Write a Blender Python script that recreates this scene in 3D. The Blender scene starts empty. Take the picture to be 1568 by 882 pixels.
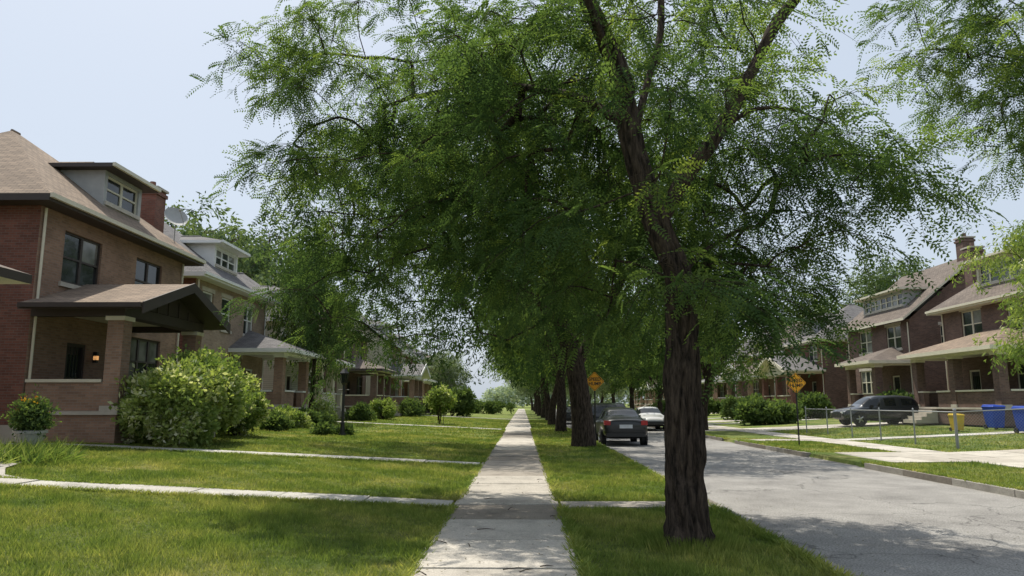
import bpy, math, random, time
import numpy as np
from mathutils import Vector, Matrix, noise
T0=time.time()
random.seed(7); RNG=np.random.default_rng(11)
scene=bpy.context.scene
scene.view_settings.view_transform='Standard'; scene.view_settings.look='None'; scene.view_settings.exposure=0
COL=scene.collection

# ------------------------------------------------------------ terrain profile
GX=[-2000,-12,-1.1,2.96,3.04,9.11,9.19,14.2,25,2000]
GZ=[.49,.49,0,0,-.125,-.125,0,0,.49,.49]
def gh(x): return float(np.interp(x,GX,GZ))
def ghv(x): return np.interp(x,GX,GZ)

# ------------------------------------------------------------ materials
def newmat(name):
    m=bpy.data.materials.new(name); m.use_nodes=True
    nt=m.node_tree; nt.nodes.clear()
    out=nt.nodes.new('ShaderNodeOutputMaterial')
    return m,nt,out
def N(nt,t,**kw):
    n=nt.nodes.new(t)
    for k,v in kw.items():
        if k in n.inputs: n.inputs[k].default_value=v
        else: setattr(n,k,v)
    return n
def L(nt,a,b): nt.links.new(a,b)
def c4(c): return (c[0],c[1],c[2],1)
def ramp(nt,fac,stops):
    r=nt.nodes.new('ShaderNodeValToRGB'); e=r.color_ramp.elements
    while len(e)<len(stops): e.new(.5)
    for i,(p,c) in enumerate(stops): e[i].position=p; e[i].color=c4(c)
    L(nt,fac,r.inputs['Fac']); return r
def mixc(nt,fac,a,b,mode='MIX'):
    m=nt.nodes.new('ShaderNodeMix'); m.data_type='RGBA'; m.blend_type=mode
    for k,v in ((0,fac),(6,a),(7,b)):
        if hasattr(v,'links'): L(nt,v,m.inputs[k])
        else: m.inputs[k].default_value=v if k==0 else c4(v)
    return m.outputs[2]
def pmat(name,col,rough=.6,metal=0,var=.12,scale=3,bump=0,bscale=40,spec=.5,coat=0):
    m,nt,out=newmat(name); b=N(nt,'ShaderNodeBsdfPrincipled',Roughness=rough,Metallic=metal)
    b.inputs['Specular IOR Level'].default_value=spec; b.inputs['Coat Weight'].default_value=coat
    tc=N(nt,'ShaderNodeTexCoord'); ns=N(nt,'ShaderNodeTexNoise',Scale=scale,Detail=5.0); L(nt,tc.outputs['Object'],ns.inputs['Vector'])
    r=ramp(nt,ns.outputs['Fac'],[(.3,[c*(1-var) for c in col]),(.7,[min(1,c*(1+var)) for c in col])])
    L(nt,r.outputs[0],b.inputs['Base Color'])
    if bump:
        n2=N(nt,'ShaderNodeTexNoise',Scale=bscale,Detail=4.0); L(nt,tc.outputs['Object'],n2.inputs['Vector'])
        bp=N(nt,'ShaderNodeBump',Strength=bump,Distance=.02); L(nt,n2.outputs['Fac'],bp.inputs['Height']); L(nt,bp.outputs[0],b.inputs['Normal'])
    L(nt,b.outputs[0],out.inputs[0]); return m
def tilemat(name,c1,c2,mortar,bw,rh,ms,bump=.5,var=.3,rough=.85,offset=.5):
    m,nt,out=newmat(name); b=N(nt,'ShaderNodeBsdfPrincipled',Roughness=rough)
    b.inputs['Specular IOR Level'].default_value=.25
    uv=N(nt,'ShaderNodeUVMap')
    br=N(nt,'ShaderNodeTexBrick',Scale=1.0,Bias=0.0); br.offset=offset
    br.inputs['Mortar Size'].default_value=ms; br.inputs['Brick Width'].default_value=bw; br.inputs['Row Height'].default_value=rh
    br.inputs['Color1'].default_value=c4(c1); br.inputs['Color2'].default_value=c4(c2); br.inputs['Mortar'].default_value=c4(mortar)
    L(nt,uv.outputs[0],br.inputs['Vector'])
    ns=N(nt,'ShaderNodeTexNoise',Scale=.9,Detail=8.0,Roughness=.65); L(nt,uv.outputs[0],ns.inputs['Vector'])
    r=ramp(nt,ns.outputs['Fac'],[(.3,(1-var,)*3),(.7,(1.0+var*.4,)*3)])
    col=mixc(nt,1.0,br.outputs['Color'],r.outputs[0],'MULTIPLY')
    L(nt,col,b.inputs['Base Color'])
    iv=N(nt,'ShaderNodeMath',operation='SUBTRACT'); iv.inputs[0].default_value=1; L(nt,br.outputs['Fac'],iv.inputs[1])
    bp=N(nt,'ShaderNodeBump',Strength=bump,Distance=.01); L(nt,iv.outputs[0],bp.inputs['Height']); L(nt,bp.outputs[0],b.inputs['Normal'])
    L(nt,b.outputs[0],out.inputs[0]); return m
def leafmat(name,stops,trans=.45,tcol=(1.5,1.5,.7)):
    m,nt,out=newmat(name)
    at=N(nt,'ShaderNodeAttribute',attribute_name='var')
    r=ramp(nt,at.outputs['Fac'],stops)
    d=N(nt,'ShaderNodeBsdfDiffuse'); L(nt,r.outputs[0],d.inputs[0])
    tc=mixc(nt,1.0,r.outputs[0],tcol,'MULTIPLY')
    t=N(nt,'ShaderNodeBsdfTranslucent'); L(nt,tc,t.inputs[0])
    mx=N(nt,'ShaderNodeMixShader',Fac=trans); L(nt,d.outputs[0],mx.inputs[1]); L(nt,t.outputs[0],mx.inputs[2])
    L(nt,mx.outputs[0],out.inputs[0]); return m
def grasscolor(nt):
    g=N(nt,'ShaderNodeNewGeometry')
    n1=N(nt,'ShaderNodeTexNoise',Scale=.55,Detail=6.0,Roughness=.6); L(nt,g.outputs['Position'],n1.inputs['Vector'])
    n2=N(nt,'ShaderNodeTexNoise',Scale=5.0,Detail=5.0,Roughness=.7); L(nt,g.outputs['Position'],n2.inputs['Vector'])
    r1=ramp(nt,n1.outputs['Fac'],[(.3,(.13,.20,.06)),(.45,(.20,.265,.075)),(.58,(.30,.33,.11)),(.72,(.42,.40,.19))])
    r2=ramp(nt,n2.outputs['Fac'],[(.3,(.55,.62,.55)),(.55,(1,1,1)),(.75,(1.35,1.22,1.2))])
    return mixc(nt,1.0,r1.outputs[0],r2.outputs[0],'MULTIPLY')
def grassground():
    m,nt,out=newmat('lawn'); b=N(nt,'ShaderNodeBsdfPrincipled',Roughness=.95); b.inputs['Specular IOR Level'].default_value=.1
    c=grasscolor(nt); c=mixc(nt,1.0,c,(.8,.8,.75),'MULTIPLY'); L(nt,c,b.inputs['Base Color'])
    g=N(nt,'ShaderNodeNewGeometry'); n=N(nt,'ShaderNodeTexNoise',Scale=35.0,Detail=6.0,Roughness=.8); L(nt,g.outputs['Position'],n.inputs['Vector'])
    bp=N(nt,'ShaderNodeBump',Strength=1.0,Distance=.06); L(nt,n.outputs['Fac'],bp.inputs['Height']); L(nt,bp.outputs[0],b.inputs['Normal'])
    L(nt,b.outputs[0],out.inputs[0]); return m
def grassblade():
    m,nt,out=newmat('grass_blades'); c=grasscolor(nt)
    at=N(nt,'ShaderNodeAttribute',attribute_name='var'); r=ramp(nt,at.outputs['Fac'],[(0,(.7,.75,.65)),(.9,(1.25,1.2,1.15)),(1,(1.7,1.4,1.6))])
    c=mixc(nt,1.0,c,r.outputs[0],'MULTIPLY')
    d=N(nt,'ShaderNodeBsdfDiffuse'); L(nt,c,d.inputs[0]); t=N(nt,'ShaderNodeBsdfTranslucent')
    tc=mixc(nt,1.0,c,(1.45,1.45,.8),'MULTIPLY'); L(nt,tc,t.inputs[0])
    mx=N(nt,'ShaderNodeMixShader',Fac=.4); L(nt,d.outputs[0],mx.inputs[1]); L(nt,t.outputs[0],mx.inputs[2]); L(nt,mx.outputs[0],out.inputs[0]); return m
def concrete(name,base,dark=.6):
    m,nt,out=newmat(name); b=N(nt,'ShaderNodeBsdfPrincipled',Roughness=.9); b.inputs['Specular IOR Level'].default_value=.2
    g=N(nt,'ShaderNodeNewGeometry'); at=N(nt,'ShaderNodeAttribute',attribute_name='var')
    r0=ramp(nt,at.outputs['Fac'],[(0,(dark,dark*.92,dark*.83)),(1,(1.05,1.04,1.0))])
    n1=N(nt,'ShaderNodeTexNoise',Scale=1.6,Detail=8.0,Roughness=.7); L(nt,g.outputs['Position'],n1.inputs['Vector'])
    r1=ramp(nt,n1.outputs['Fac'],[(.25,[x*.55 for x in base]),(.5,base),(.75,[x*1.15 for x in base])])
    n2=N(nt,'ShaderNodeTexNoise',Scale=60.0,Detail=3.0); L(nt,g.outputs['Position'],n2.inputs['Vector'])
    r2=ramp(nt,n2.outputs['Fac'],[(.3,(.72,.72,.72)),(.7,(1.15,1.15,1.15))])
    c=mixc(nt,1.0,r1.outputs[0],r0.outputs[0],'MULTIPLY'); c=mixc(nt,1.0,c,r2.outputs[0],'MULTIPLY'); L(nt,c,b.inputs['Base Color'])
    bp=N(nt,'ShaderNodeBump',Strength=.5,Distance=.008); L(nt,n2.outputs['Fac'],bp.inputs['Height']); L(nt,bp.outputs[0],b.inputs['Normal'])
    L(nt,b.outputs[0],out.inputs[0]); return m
def asphalt():
    m,nt,out=newmat('asphalt'); b=N(nt,'ShaderNodeBsdfPrincipled',Roughness=.85); b.inputs['Specular IOR Level'].default_value=.3
    g=N(nt,'ShaderNodeNewGeometry')
    n1=N(nt,'ShaderNodeTexNoise',Scale=.6,Detail=10.0,Roughness=.75); L(nt,g.outputs['Position'],n1.inputs['Vector'])
    r1=ramp(nt,n1.outputs['Fac'],[(.3,(.16,.153,.146)),(.5,(.26,.25,.238)),(.7,(.35,.337,.32))])
    n2=N(nt,'ShaderNodeTexNoise',Scale=45.0,Detail=3.0); L(nt,g.outputs['Position'],n2.inputs['Vector'])
    r2=ramp(nt,n2.outputs['Fac'],[(.3,(.45,.45,.45)),(.5,(1,1,1)),(.72,(1.5,1.5,1.48))])
    c=mixc(nt,1.0,r1.outputs[0],r2.outputs[0],'MULTIPLY')
    nd=N(nt,'ShaderNodeTexNoise',Scale=1.5,Detail=4.0); L(nt,g.outputs['Position'],nd.inputs['Vector'])
    ad=N(nt,'ShaderNodeVectorMath',operation='MULTIPLY_ADD'); ad.inputs[1].default_value=(.9,.9,.9); L(nt,nd.outputs['Color'],ad.inputs[0]); L(nt,g.outputs['Position'],ad.inputs[2])
    vo=N(nt,'ShaderNodeTexVoronoi',feature='DISTANCE_TO_EDGE',Scale=.3); L(nt,ad.outputs[0],vo.inputs['Vector'])
    rc=ramp(nt,vo.outputs['Distance'],[(0,(.45,.45,.45)),(.007,(1,1,1))])
    c=mixc(nt,1.0,c,rc.outputs[0],'MULTIPLY'); L(nt,c,b.inputs['Base Color'])
    bp=N(nt,'ShaderNodeBump',Strength=.6,Distance=.01); L(nt,n2.outputs['Fac'],bp.inputs['Height']); L(nt,bp.outputs[0],b.inputs['Normal'])
    L(nt,b.outputs[0],out.inputs[0]); return m
def barkmat(name,dark,light):
    m,nt,out=newmat(name); b=N(nt,'ShaderNodeBsdfPrincipled',Roughness=.95); b.inputs['Specular IOR Level'].default_value=.15
    tc=N(nt,'ShaderNodeTexCoord'); mp=N(nt,'ShaderNodeMapping',Scale=(9,9,1.6)); L(nt,tc.outputs['Object'],mp.inputs['Vector'])
    n=N(nt,'ShaderNodeTexNoise',Scale=2.2,Detail=8.0,Roughness=.7); L(nt,mp.outputs[0],n.inputs['Vector'])
    r=ramp(nt,n.outputs['Fac'],[(.38,dark),(.66,light)])
    L(nt,r.outputs[0],b.inputs['Base Color'])
    bp=N(nt,'ShaderNodeBump',Strength=1.0,Distance=.04); L(nt,n.outputs['Fac'],bp.inputs['Height']); L(nt,bp.outputs[0],b.inputs['Normal'])
    L(nt,b.outputs[0],out.inputs[0]); return m
def glassmat(name,col):
    m,nt,out=newmat(name); b=N(nt,'ShaderNodeBsdfPrincipled',Roughness=.06)
    g=N(nt,'ShaderNodeNewGeometry'); n=N(nt,'ShaderNodeTexNoise',Scale=1.3,Detail=2.0); L(nt,g.outputs['Position'],n.inputs['Vector'])
    r=ramp(nt,n.outputs['Fac'],[(.35,[x*.6 for x in col]),(.65,[x*1.5 for x in col])]); L(nt,r.outputs[0],b.inputs['Base Color'])
    bp=N(nt,'ShaderNodeBump',Strength=.06,Distance=.05); L(nt,n.outputs['Fac'],bp.inputs['Height']); L(nt,bp.outputs[0],b.inputs['Normal'])
    L(nt,b.outputs[0],out.inputs[0]); return m

M={}
M['lawn']=grassground(); M['blade']=grassblade()
M['conc']=concrete('concrete_walk',(.54,.51,.47),.48); M['conc2']=concrete('concrete_path',(.50,.49,.47),.75); M['kerb']=concrete('kerb_stone',(.34,.325,.30))
M['asph']=asphalt()
M['bark']=barkmat('bark',(.014,.011,.009),(.10,.075,.058))
M['brick_tan']=tilemat('brick_tan',(.35,.22,.155),(.255,.158,.112),(.28,.23,.19),.22,.075,.007)
M['brick_red']=tilemat('brick_red',(.24,.10,.072),(.155,.066,.05),(.18,.14,.12),.22,.075,.007)
M['brick_brown']=tilemat('brick_brown',(.18,.11,.088),(.115,.072,.06),(.17,.14,.12),.22,.075,.007)
M['brick_buff']=tilemat('brick_buff',(.40,.30,.22),(.30,.215,.155),(.30,.26,.22),.22,.075,.007)
M['siding']=tilemat('siding',(.62,.62,.58),(.58,.58,.54),(.2,.2,.19),40,.13,.008,bump=.6,var=.15)
M['cream']=pmat('cream_stucco',(.52,.48,.38),.8,var=.08)
M['roof_tan']=tilemat('roof_tan',(.31,.235,.175),(.215,.165,.125),(.09,.07,.06),.3,.14,.008,bump=.8,var=.28)
M['roof_grey']=tilemat('roof_grey',(.20,.19,.19),(.13,.125,.13),(.06,.06,.06),.3,.14,.008,bump=.8,var=.25)
M['roof_brown']=tilemat('roof_brown',(.20,.165,.14),(.14,.115,.10),(.06,.05,.045),.3,.14,.008,bump=.8,var=.25)
M['trim_dark']=pmat('trim_dark',(.045,.034,.03),.6)
M['trim_cream']=pmat('trim_cream',(.62,.58,.46),.6,var=.06)
M['trim_grey']=pmat('trim_grey',(.36,.36,.35),.6)
M['trim_white']=pmat('trim_white',(.72,.72,.70),.5,var=.05)
M['stone']=pmat('limestone',(.46,.42,.36),.85,bump=.3)
M['glass']=glassmat('window_glass',(.025,.03,.032)); M['blind']=glassmat('window_blind',(.16,.16,.15))
M['black']=pmat('black_metal',(.012,.012,.013),.4)
M['darkdoor']=pmat('door_paint',(.03,.02,.018),.4)
m,nt,out=newmat('lamp_glow'); e=N(nt,'ShaderNodeEmission',Strength=.7,Color=(1,.5,.18,1)); L(nt,e.outputs[0],out.inputs[0]); M['glow']=m
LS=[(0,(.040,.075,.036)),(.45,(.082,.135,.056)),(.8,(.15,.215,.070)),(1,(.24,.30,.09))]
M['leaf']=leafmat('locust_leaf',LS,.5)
M['leaf_haze']=leafmat('locust_leaf_hazy',[(0,(.13,.17,.125)),(.5,(.19,.24,.16)),(1,(.27,.33,.2))],.4)  # aerial haze painted into the leaf colour for trees far down the street
M['leaf_broad']=leafmat('broad_leaf',[(0,(.05,.085,.04)),(.5,(.09,.14,.055)),(1,(.15,.21,.08))],.38)
M['leaf_back']=leafmat('background_leaf',[(0,(.08,.12,.075)),(.5,(.12,.17,.09)),(1,(.18,.23,.12))],.38)  # paler copy of the broad leaf, with distance haze put into its colour
M['leaf_bright']=leafmat('shrub_leaf',[(0,(.09,.15,.05)),(.5,(.20,.275,.09)),(.9,(.33,.38,.15)),(1,(.65,.66,.55))],.42)
M['leaf_far']=leafmat('hazy_leaf',[(0,(.30,.36,.34)),(.5,(.37,.43,.37)),(1,(.45,.51,.42))],.3)  # haze over the far tree line is baked into these pale greens

# ------------------------------------------------------------ mesh builders
class MB:
    def __init__(s): s.v=[];s.f=[];s.m=[];s.var=[]
    def poly(s,pts,m=0,var=.5):
        i=len(s.v); s.v+= [tuple(p) for p in pts]; s.f.append(tuple(range(i,i+len(pts)))); s.m.append(m); s.var.append(var)
    def hexa(s,c,m=0,var=.5):
        i=len(s.v); s.v+=[tuple(p) for p in c]
        for q in ((0,3,2,1),(4,5,6,7),(0,1,5,4),(1,2,6,5),(2,3,7,6),(3,0,4,7)):
            s.f.append(tuple(i+k for k in q)); s.m.append(m); s.var.append(var)
    def box(s,x0,x1,y0,y1,z0,z1,m=0,var=.5):
        s.hexa([(x0,y0,z0),(x1,y0,z0),(x1,y1,z0),(x0,y1,z0),(x0,y0,z1),(x1,y0,z1),(x1,y1,z1),(x0,y1,z1)],m,var)
    def obox(s,O,U,Nn,u0,u1,v0,v1,n0,n1,m=0):
        f=lambda u,v,n:(O[0]+U[0]*u+Nn[0]*n,O[1]+U[1]*u+Nn[1]*n,O[2]+v)
        s.hexa([f(u0,v0,n0),f(u1,v0,n0),f(u1,v0,n1),f(u0,v0,n1),f(u0,v1,n0),f(u1,v1,n0),f(u1,v1,n1),f(u0,v1,n1)],m)
    def cyl(s,p0,p1,r0,r1,n=12,m=0,cap=True):
        p0=Vector(p0);p1=Vector(p1);d=(p1-p0).normalized(); a=d.orthogonal().normalized(); b=d.cross(a); i=len(s.v)
        for p,r in ((p0,r0),(p1,r1)):
            for k in range(n):
                t=2*math.pi*k/n; s.v.append(tuple(p+a*(r*math.cos(t))+b*(r*math.sin(t))))
        for k in range(n):
            s.f.append((i+k,i+(k+1)%n,i+n+(k+1)%n,i+n+k)); s.m.append(m); s.var.append(.5)
        if cap:
            s.f.append(tuple(range(i,i+n))[::-1]); s.m.append(m); s.var.append(.5)
            s.f.append(tuple(range(i+n,i+2*n))); s.m.append(m); s.var.append(.5)
    def build(s,name,mats,parent=None,smooth=False):
        me=bpy.data.meshes.new(name); me.from_pydata(s.v,[],s.f)
        for mm in mats: me.materials.append(mm)
        me.polygons.foreach_set('material_index',s.m)
        if smooth: me.polygons.foreach_set('use_smooth',[True]*len(s.f))
        a=me.attributes.new('var','FLOAT','FACE'); a.data.foreach_set('value',s.var)
        uv=me.uv_layers.new(name='UVMap'); V=s.v
        dat=[]
        for p in me.polygons:
            n=p.normal
            if abs(n.z)>.985:
                for li in p.vertices: dat+= [V[li][0],V[li][1]]
            else:
                h=Vector((-n.y,n.x,0)).normalized(); w=n.cross(h)
                for li in p.vertices:
                    q=Vector(V[li]); dat+=[q.dot(h),q.dot(w)]
        uv.data.foreach_set('uv',dat)
        o=bpy.data.objects.new(name,me); COL.objects.link(o)
        if parent: o.parent=parent
        return o
def empty(name,loc=(0,0,0),rz=0,sc=1):
    o=bpy.data.objects.new(name,None); o.location=loc; o.rotation_euler=(0,0,rz); o.scale=(sc,)*3 if not isinstance(sc,tuple) else sc
    o.empty_display_size=.3; COL.objects.link(o); return o
def npmesh(name,verts,nper,var,mat,smooth=False):
    nf=len(verts)//nper; me=bpy.data.meshes.new(name)
    me.vertices.add(len(verts)); me.vertices.foreach_set('co',np.ascontiguousarray(verts,dtype=np.float32).ravel())
    me.loops.add(len(verts)); me.loops.foreach_set('vertex_index',np.arange(len(verts),dtype=np.int32))
    me.polygons.add(nf); me.polygons.foreach_set('loop_start',np.arange(0,len(verts),nper,dtype=np.int32))
    me.update(calc_edges=True)
    a=me.attributes.new('var','FLOAT','FACE'); a.data.foreach_set('value',np.ascontiguousarray(var,dtype=np.float32))
    me.materials.append(mat); return me
def link(name,me,parent=None,loc=None):
    o=bpy.data.objects.new(name,me); COL.objects.link(o)
    if parent: o.parent=parent
    if loc: o.location=loc
    return o

# ------------------------------------------------------------ ground, road, walks
mb=MB()
xs=[-1500,-400,-100,-40,-20,-12,-9,-6,-3,-1.1,.58,2.96,3.04,6,9.11,9.19,11,14.2,18,21.6,25,40,100,400,1500]
ys=[-60,0,10,20,30,45,60,80,100,130,170,250,500,1500]
for i in range(len(xs)-1):
    for j in range(len(ys)-1):
        mb.poly([(xs[i],ys[j],gh(xs[i])),(xs[i+1],ys[j],gh(xs[i+1])),(xs[i+1],ys[j+1],gh(xs[i+1])),(xs[i],ys[j+1],gh(xs[i]))])
mb.build('ground',[M['lawn']])
mb=MB()
for y in range(-40,200,10): mb.poly([(3.02,y,-.112),(9.13,y,-.112),(9.13,y+10,-.112),(3.02,y+10,-.112)])
mb.poly([(-200,200,-.05),(250,200,-.05),(250,209,-.05),(-200,209,-.05)])
mb.build('road',[M['asph']])
def slabs(mb,x0,x1,y0,y1,nx,ny,top=.03,zf=gh,gap=.014,v=(.5,1)):
    for i in range(nx):
        for j in range(ny):
            a=x0+(x1-x0)*i/nx+gap/2;b=x0+(x1-x0)*(i+1)/nx-gap/2;c=y0+(y1-y0)*j/ny+gap/2;d=y0+(y1-y0)*(j+1)/ny-gap/2
            t=top+random.uniform(-.006,.006); za=zf(a)+t;zb=zf(b)+t
            mb.hexa([(a,c,za-.12),(b,c,zb-.12),(b,d,zb-.12),(a,d,za-.12),(a,c,za),(b,c,zb),(b,d,zb+random.uniform(-.004,.004)),(a,d,za)],0,random.uniform(*v))
mb=MB(); y=-6.1
while y<198:
    mid=y+.75
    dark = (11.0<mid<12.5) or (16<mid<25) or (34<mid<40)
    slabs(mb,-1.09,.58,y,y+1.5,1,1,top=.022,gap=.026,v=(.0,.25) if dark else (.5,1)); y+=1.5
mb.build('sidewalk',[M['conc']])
mb=MB(); slabs(mb,12.3,13.8,-6,198,1,132,top=.022); mb.build('sidewalk',[M['conc']])
PATHS=[(-13.5,-1.12,11.55,12.4),(-14,-1.12,19.15,20.15),(.6,2.92,11.6,12.25),(-13,-1.1,44.6,45.6),(-13,-1.1,72,73),
       (13.8,22,32,33.2),(13.8,22.5,56,57.2),(13.8,22.5,69,70.2)]
mb=MB()
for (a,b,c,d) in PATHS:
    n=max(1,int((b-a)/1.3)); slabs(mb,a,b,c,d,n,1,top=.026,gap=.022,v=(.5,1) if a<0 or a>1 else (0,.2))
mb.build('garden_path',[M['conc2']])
mb=MB()
plz=[(-8.2,12.4),(-8.9,12.8),(-9.6,13.8),(-10.1,15.2),(-10.5,16.6),(-11.2,17.2),(-12.2,17.4),(-13.8,17.4),(-13.8,12.4)]
mb.poly([(x,y,gh(x)+.034) for x,y in plz]); mb.build('garden_path',[M['conc2']])
def zdr(x): return float(np.interp(x,[9.1,10.3,14.2,25],[-.118,0,0,.49]))
DRV=[(20.5,24.5),(43,47),(31.9,33.3),(60,63.5),(86,89)]
mb=MB()
for (c,d) in DRV: 
    slabs(mb,9.1,12.3,c,d,3,1 if d-c<2 else 2,top=.02,zf=zdr); 
    if d-c>2: slabs(mb,13.8,25.8,c,d,8,2,top=.024,zf=zdr)
mb.build('driveway',[M['conc']])
mb=MB(); y=-8
while y<198:
    for (x0,x1) in ((2.94,3.10),(9.05,9.21)):
        if x0>5 and any(c-.2<y+1<d+.2 for c,d in DRV): continue
        mb.box(x0+random.uniform(-.01,.01),x1,y,y+1.98,-.2,.026+random.uniform(-.012,.006),0,random.random())
    y+=2
mb.build('kerb',[M['kerb']])

# ------------------------------------------------------------ grass blades
def inplz(x,y):
    ins=np.zeros(len(x),bool); n=len(plz)
    for i in range(n):
        x1,y1=plz[i];x2,y2=plz[(i+1)%n]
        if y1==y2: continue
        c=((y1>y)!=(y2>y))&(x<(x2-x1)*(y-y1)/(y2-y1)+x1); ins^=c
    return ins
def blades(x0,x1,y0,y1,dens,hgt,wid):
    n=int((x1-x0)*(y1-y0)*dens); x=RNG.uniform(x0,x1,n); y=RNG.uniform(y0,y1,n)
    k=np.ones(n,bool)
    for (a,b,c,d) in PATHS+[(-1.08,.57,-9,200)]: k&=~((x>a)&(x<b)&(y>c)&(y<d))
    k&=~inplz(x,y); k&=~((x>2.98)&(x<9.16)); k&=~((x>12.3)&(x<13.8))
    for c,d in DRV: k&=~((x>9)&(x<26)&(y>c)&(y<d))
    x=x[k];y=y[k];n=len(x)
    cl=.75+.35*np.sin(x*1.7+np.sin(y*1.1)*2)*np.sin(y*1.3+x*.6)+.25*np.sin(x*6+y*5)
    h=hgt*RNG.uniform(.45,1.25,n)*np.clip(cl,.45,1.4); w=wid*RNG.uniform(.6,1.3,n); a=RNG.uniform(0,2*np.pi,n); b=RNG.uniform(0,2*np.pi,n); lean=h*RNG.uniform(.1,.9,n)
    z=ghv(x)-.005
    P=np.zeros((n,3,3)); P[:,0]=np.stack([x-np.cos(a)*w/2,y-np.sin(a)*w/2,z],1); P[:,1]=np.stack([x+np.cos(a)*w/2,y+np.sin(a)*w/2,z],1)
    P[:,2]=np.stack([x+np.cos(b)*lean,y+np.sin(b)*lean,z+h],1); return P.reshape(-1,3),RNG.random(n)
ps=[];vs=[]
for args in ((-9,3.0,5.5,12,2200,.082,.012),(-12,3.0,12,20,1200,.08,.015),(-13,3.0,20,34,380,.08,.027),(-13,3.0,34,70,90,.08,.055),(9.2,12.3,12,34,350,.08,.026),(13.8,22,18,45,90,.08,.045)):
    p,v=blades(*args); ps.append(p);vs.append(v)
for xe in (-1.10,.60,2.93,9.2):
    n=9000; y=5.5+RNG.random(n)**1.6*40; x=xe+RNG.normal(0,.04,n)
    k=np.ones(n,bool)
    for (a,b,c,d) in PATHS: k&=~((y>c)&(y<d)&(x>a-.1)&(x<b+.1))
    if xe>5:
        for c,d in DRV: k&=~((y>c-.1)&(y<d+.1))
    x=x[k];y=y[k];n=len(x); h=RNG.uniform(.05,.13,n);a=RNG.uniform(0,6.28,n);b=RNG.uniform(0,6.28,n);w=.008+.0006*y
    P=np.zeros((n,3,3)); P[:,0]=np.stack([x-np.cos(a)*w,y-np.sin(a)*w,np.zeros(n)],1);P[:,1]=np.stack([x+np.cos(a)*w,y+np.sin(a)*w,np.zeros(n)],1)
    P[:,2]=np.stack([x+np.cos(b)*h*.8,y+np.sin(b)*h*.8,h*.8],1); ps.append(P.reshape(-1,3)); vs.append(RNG.random(n))
for (a_,b_,c_,d_) in PATHS[:2]:
    for ye in (c_,d_):
        n=7000; x=RNG.uniform(a_,b_,n); y=ye+RNG.normal(0,.03,n); h=RNG.uniform(.04,.11,n);a=RNG.uniform(0,6.28,n);b=RNG.uniform(0,6.28,n);w=.010; z=ghv(x)
        P=np.zeros((n,3,3)); P[:,0]=np.stack([x-np.cos(a)*w,y-np.sin(a)*w,z],1);P[:,1]=np.stack([x+np.cos(a)*w,y+np.sin(a)*w,z],1)
        P[:,2]=np.stack([x+np.cos(b)*h*.8,y+np.sin(b)*h*.8,z+h*.8],1); ps.append(P.reshape(-1,3)); vs.append(RNG.random(n))
n=2600; a0=RNG.uniform(0,6.28,n); rr=.27+RNG.random(n)**2*.35; x=1.9+np.cos(a0)*rr; y=8.67+np.sin(a0)*rr; h=RNG.uniform(.06,.17,n); a=RNG.uniform(0,6.28,n); w=.007
P=np.zeros((n,3,3)); P[:,0]=np.stack([x-np.cos(a)*w,y-np.sin(a)*w,np.zeros(n)],1);P[:,1]=np.stack([x+np.cos(a)*w,y+np.sin(a)*w,np.zeros(n)],1)
P[:,2]=np.stack([x+np.cos(a0)*h*.4,y+np.sin(a0)*h*.4,h],1); ps.append(P.reshape(-1,3)); vs.append(RNG.random(n))
link('grass',npmesh('grass',np.concatenate(ps),3,np.concatenate(vs),M['blade']))

# ------------------------------------------------------------ foliage templates
def rotmats(f,roll):
    f=f/np.linalg.norm(f,axis=1,keepdims=True); up=np.tile([0,0,1.0],(len(f),1))
    r=np.cross(up,f); ln=np.linalg.norm(r,axis=1,keepdims=True); r=np.where(ln<1e-3,[1,0,0],r/np.maximum(ln,1e-3)); u=np.cross(f,r)
    c=np.cos(roll)[:,None];s=np.sin(roll)[:,None]; r2=r*c+u*s; u2=-r*s+u*c
    return np.stack([f,r2,u2],axis=2)
def sprig_compound(seed,nleaf=3,pairs=7,ll=.27,lw=.024,lq=.058,droop=.35):
    rg=np.random.default_rng(seed); Q=[]
    for i in range(nleaf):
        yaw=rg.uniform(-.9,.9); pit=rg.uniform(-.35,.35); d=np.array([math.cos(yaw)*math.cos(pit),math.sin(yaw)*math.cos(pit),math.sin(pit)])
        side=np.cross([0,0,1],d); side/=np.linalg.norm(side)
        st=d*rg.uniform(0,.08)
        for k in range(pairs):
            t=(k+1)/pairs; p=st+d*ll*t+np.array([0,0,-droop*ll*t*t])
            sz=lq*(1-.35*abs(t-.5)*2)*rg.uniform(.9,1.1)
            for sg in (-1,1):
                dr=side*sg*.85+d*.45+np.array([0,0,-rg.uniform(.15,.4)]); dr/=np.linalg.norm(dr)
                wv=d*.9+np.array([0,0,rg.uniform(-.25,.25)]); wv/=np.linalg.norm(wv); w=lw/2*rg.uniform(.85,1.15)
                Q.append([p,p+dr*sz*.5+wv*w,p+dr*sz,p+dr*sz*.5-wv*w])
    return np.array(Q).reshape(-1,3)
def sprig_simple(seed,n=10,spread=.3,lq=.11,lw=.04,hang=.5):
    rg=np.random.default_rng(seed);Q=[]
    for i in range(n):
        p=np.array([rg.uniform(0,spread),rg.normal(0,spread*.4),rg.normal(0,spread*.25)])
        d=np.array([rg.normal(.5,.6),rg.normal(0,.7),rg.normal(-hang,.4)]); d/=np.linalg.norm(d)
        w=np.cross(d,rg.normal(0,1,3)); w/=np.linalg.norm(w); s=lq*rg.uniform(.7,1.3);ww=lw*.5*rg.uniform(.7,1.3)
        Q.append([p,p+d*s*.5+w*ww,p+d*s,p+d*s*.5-w*ww])
    return np.array(Q).reshape(-1,3)
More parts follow.
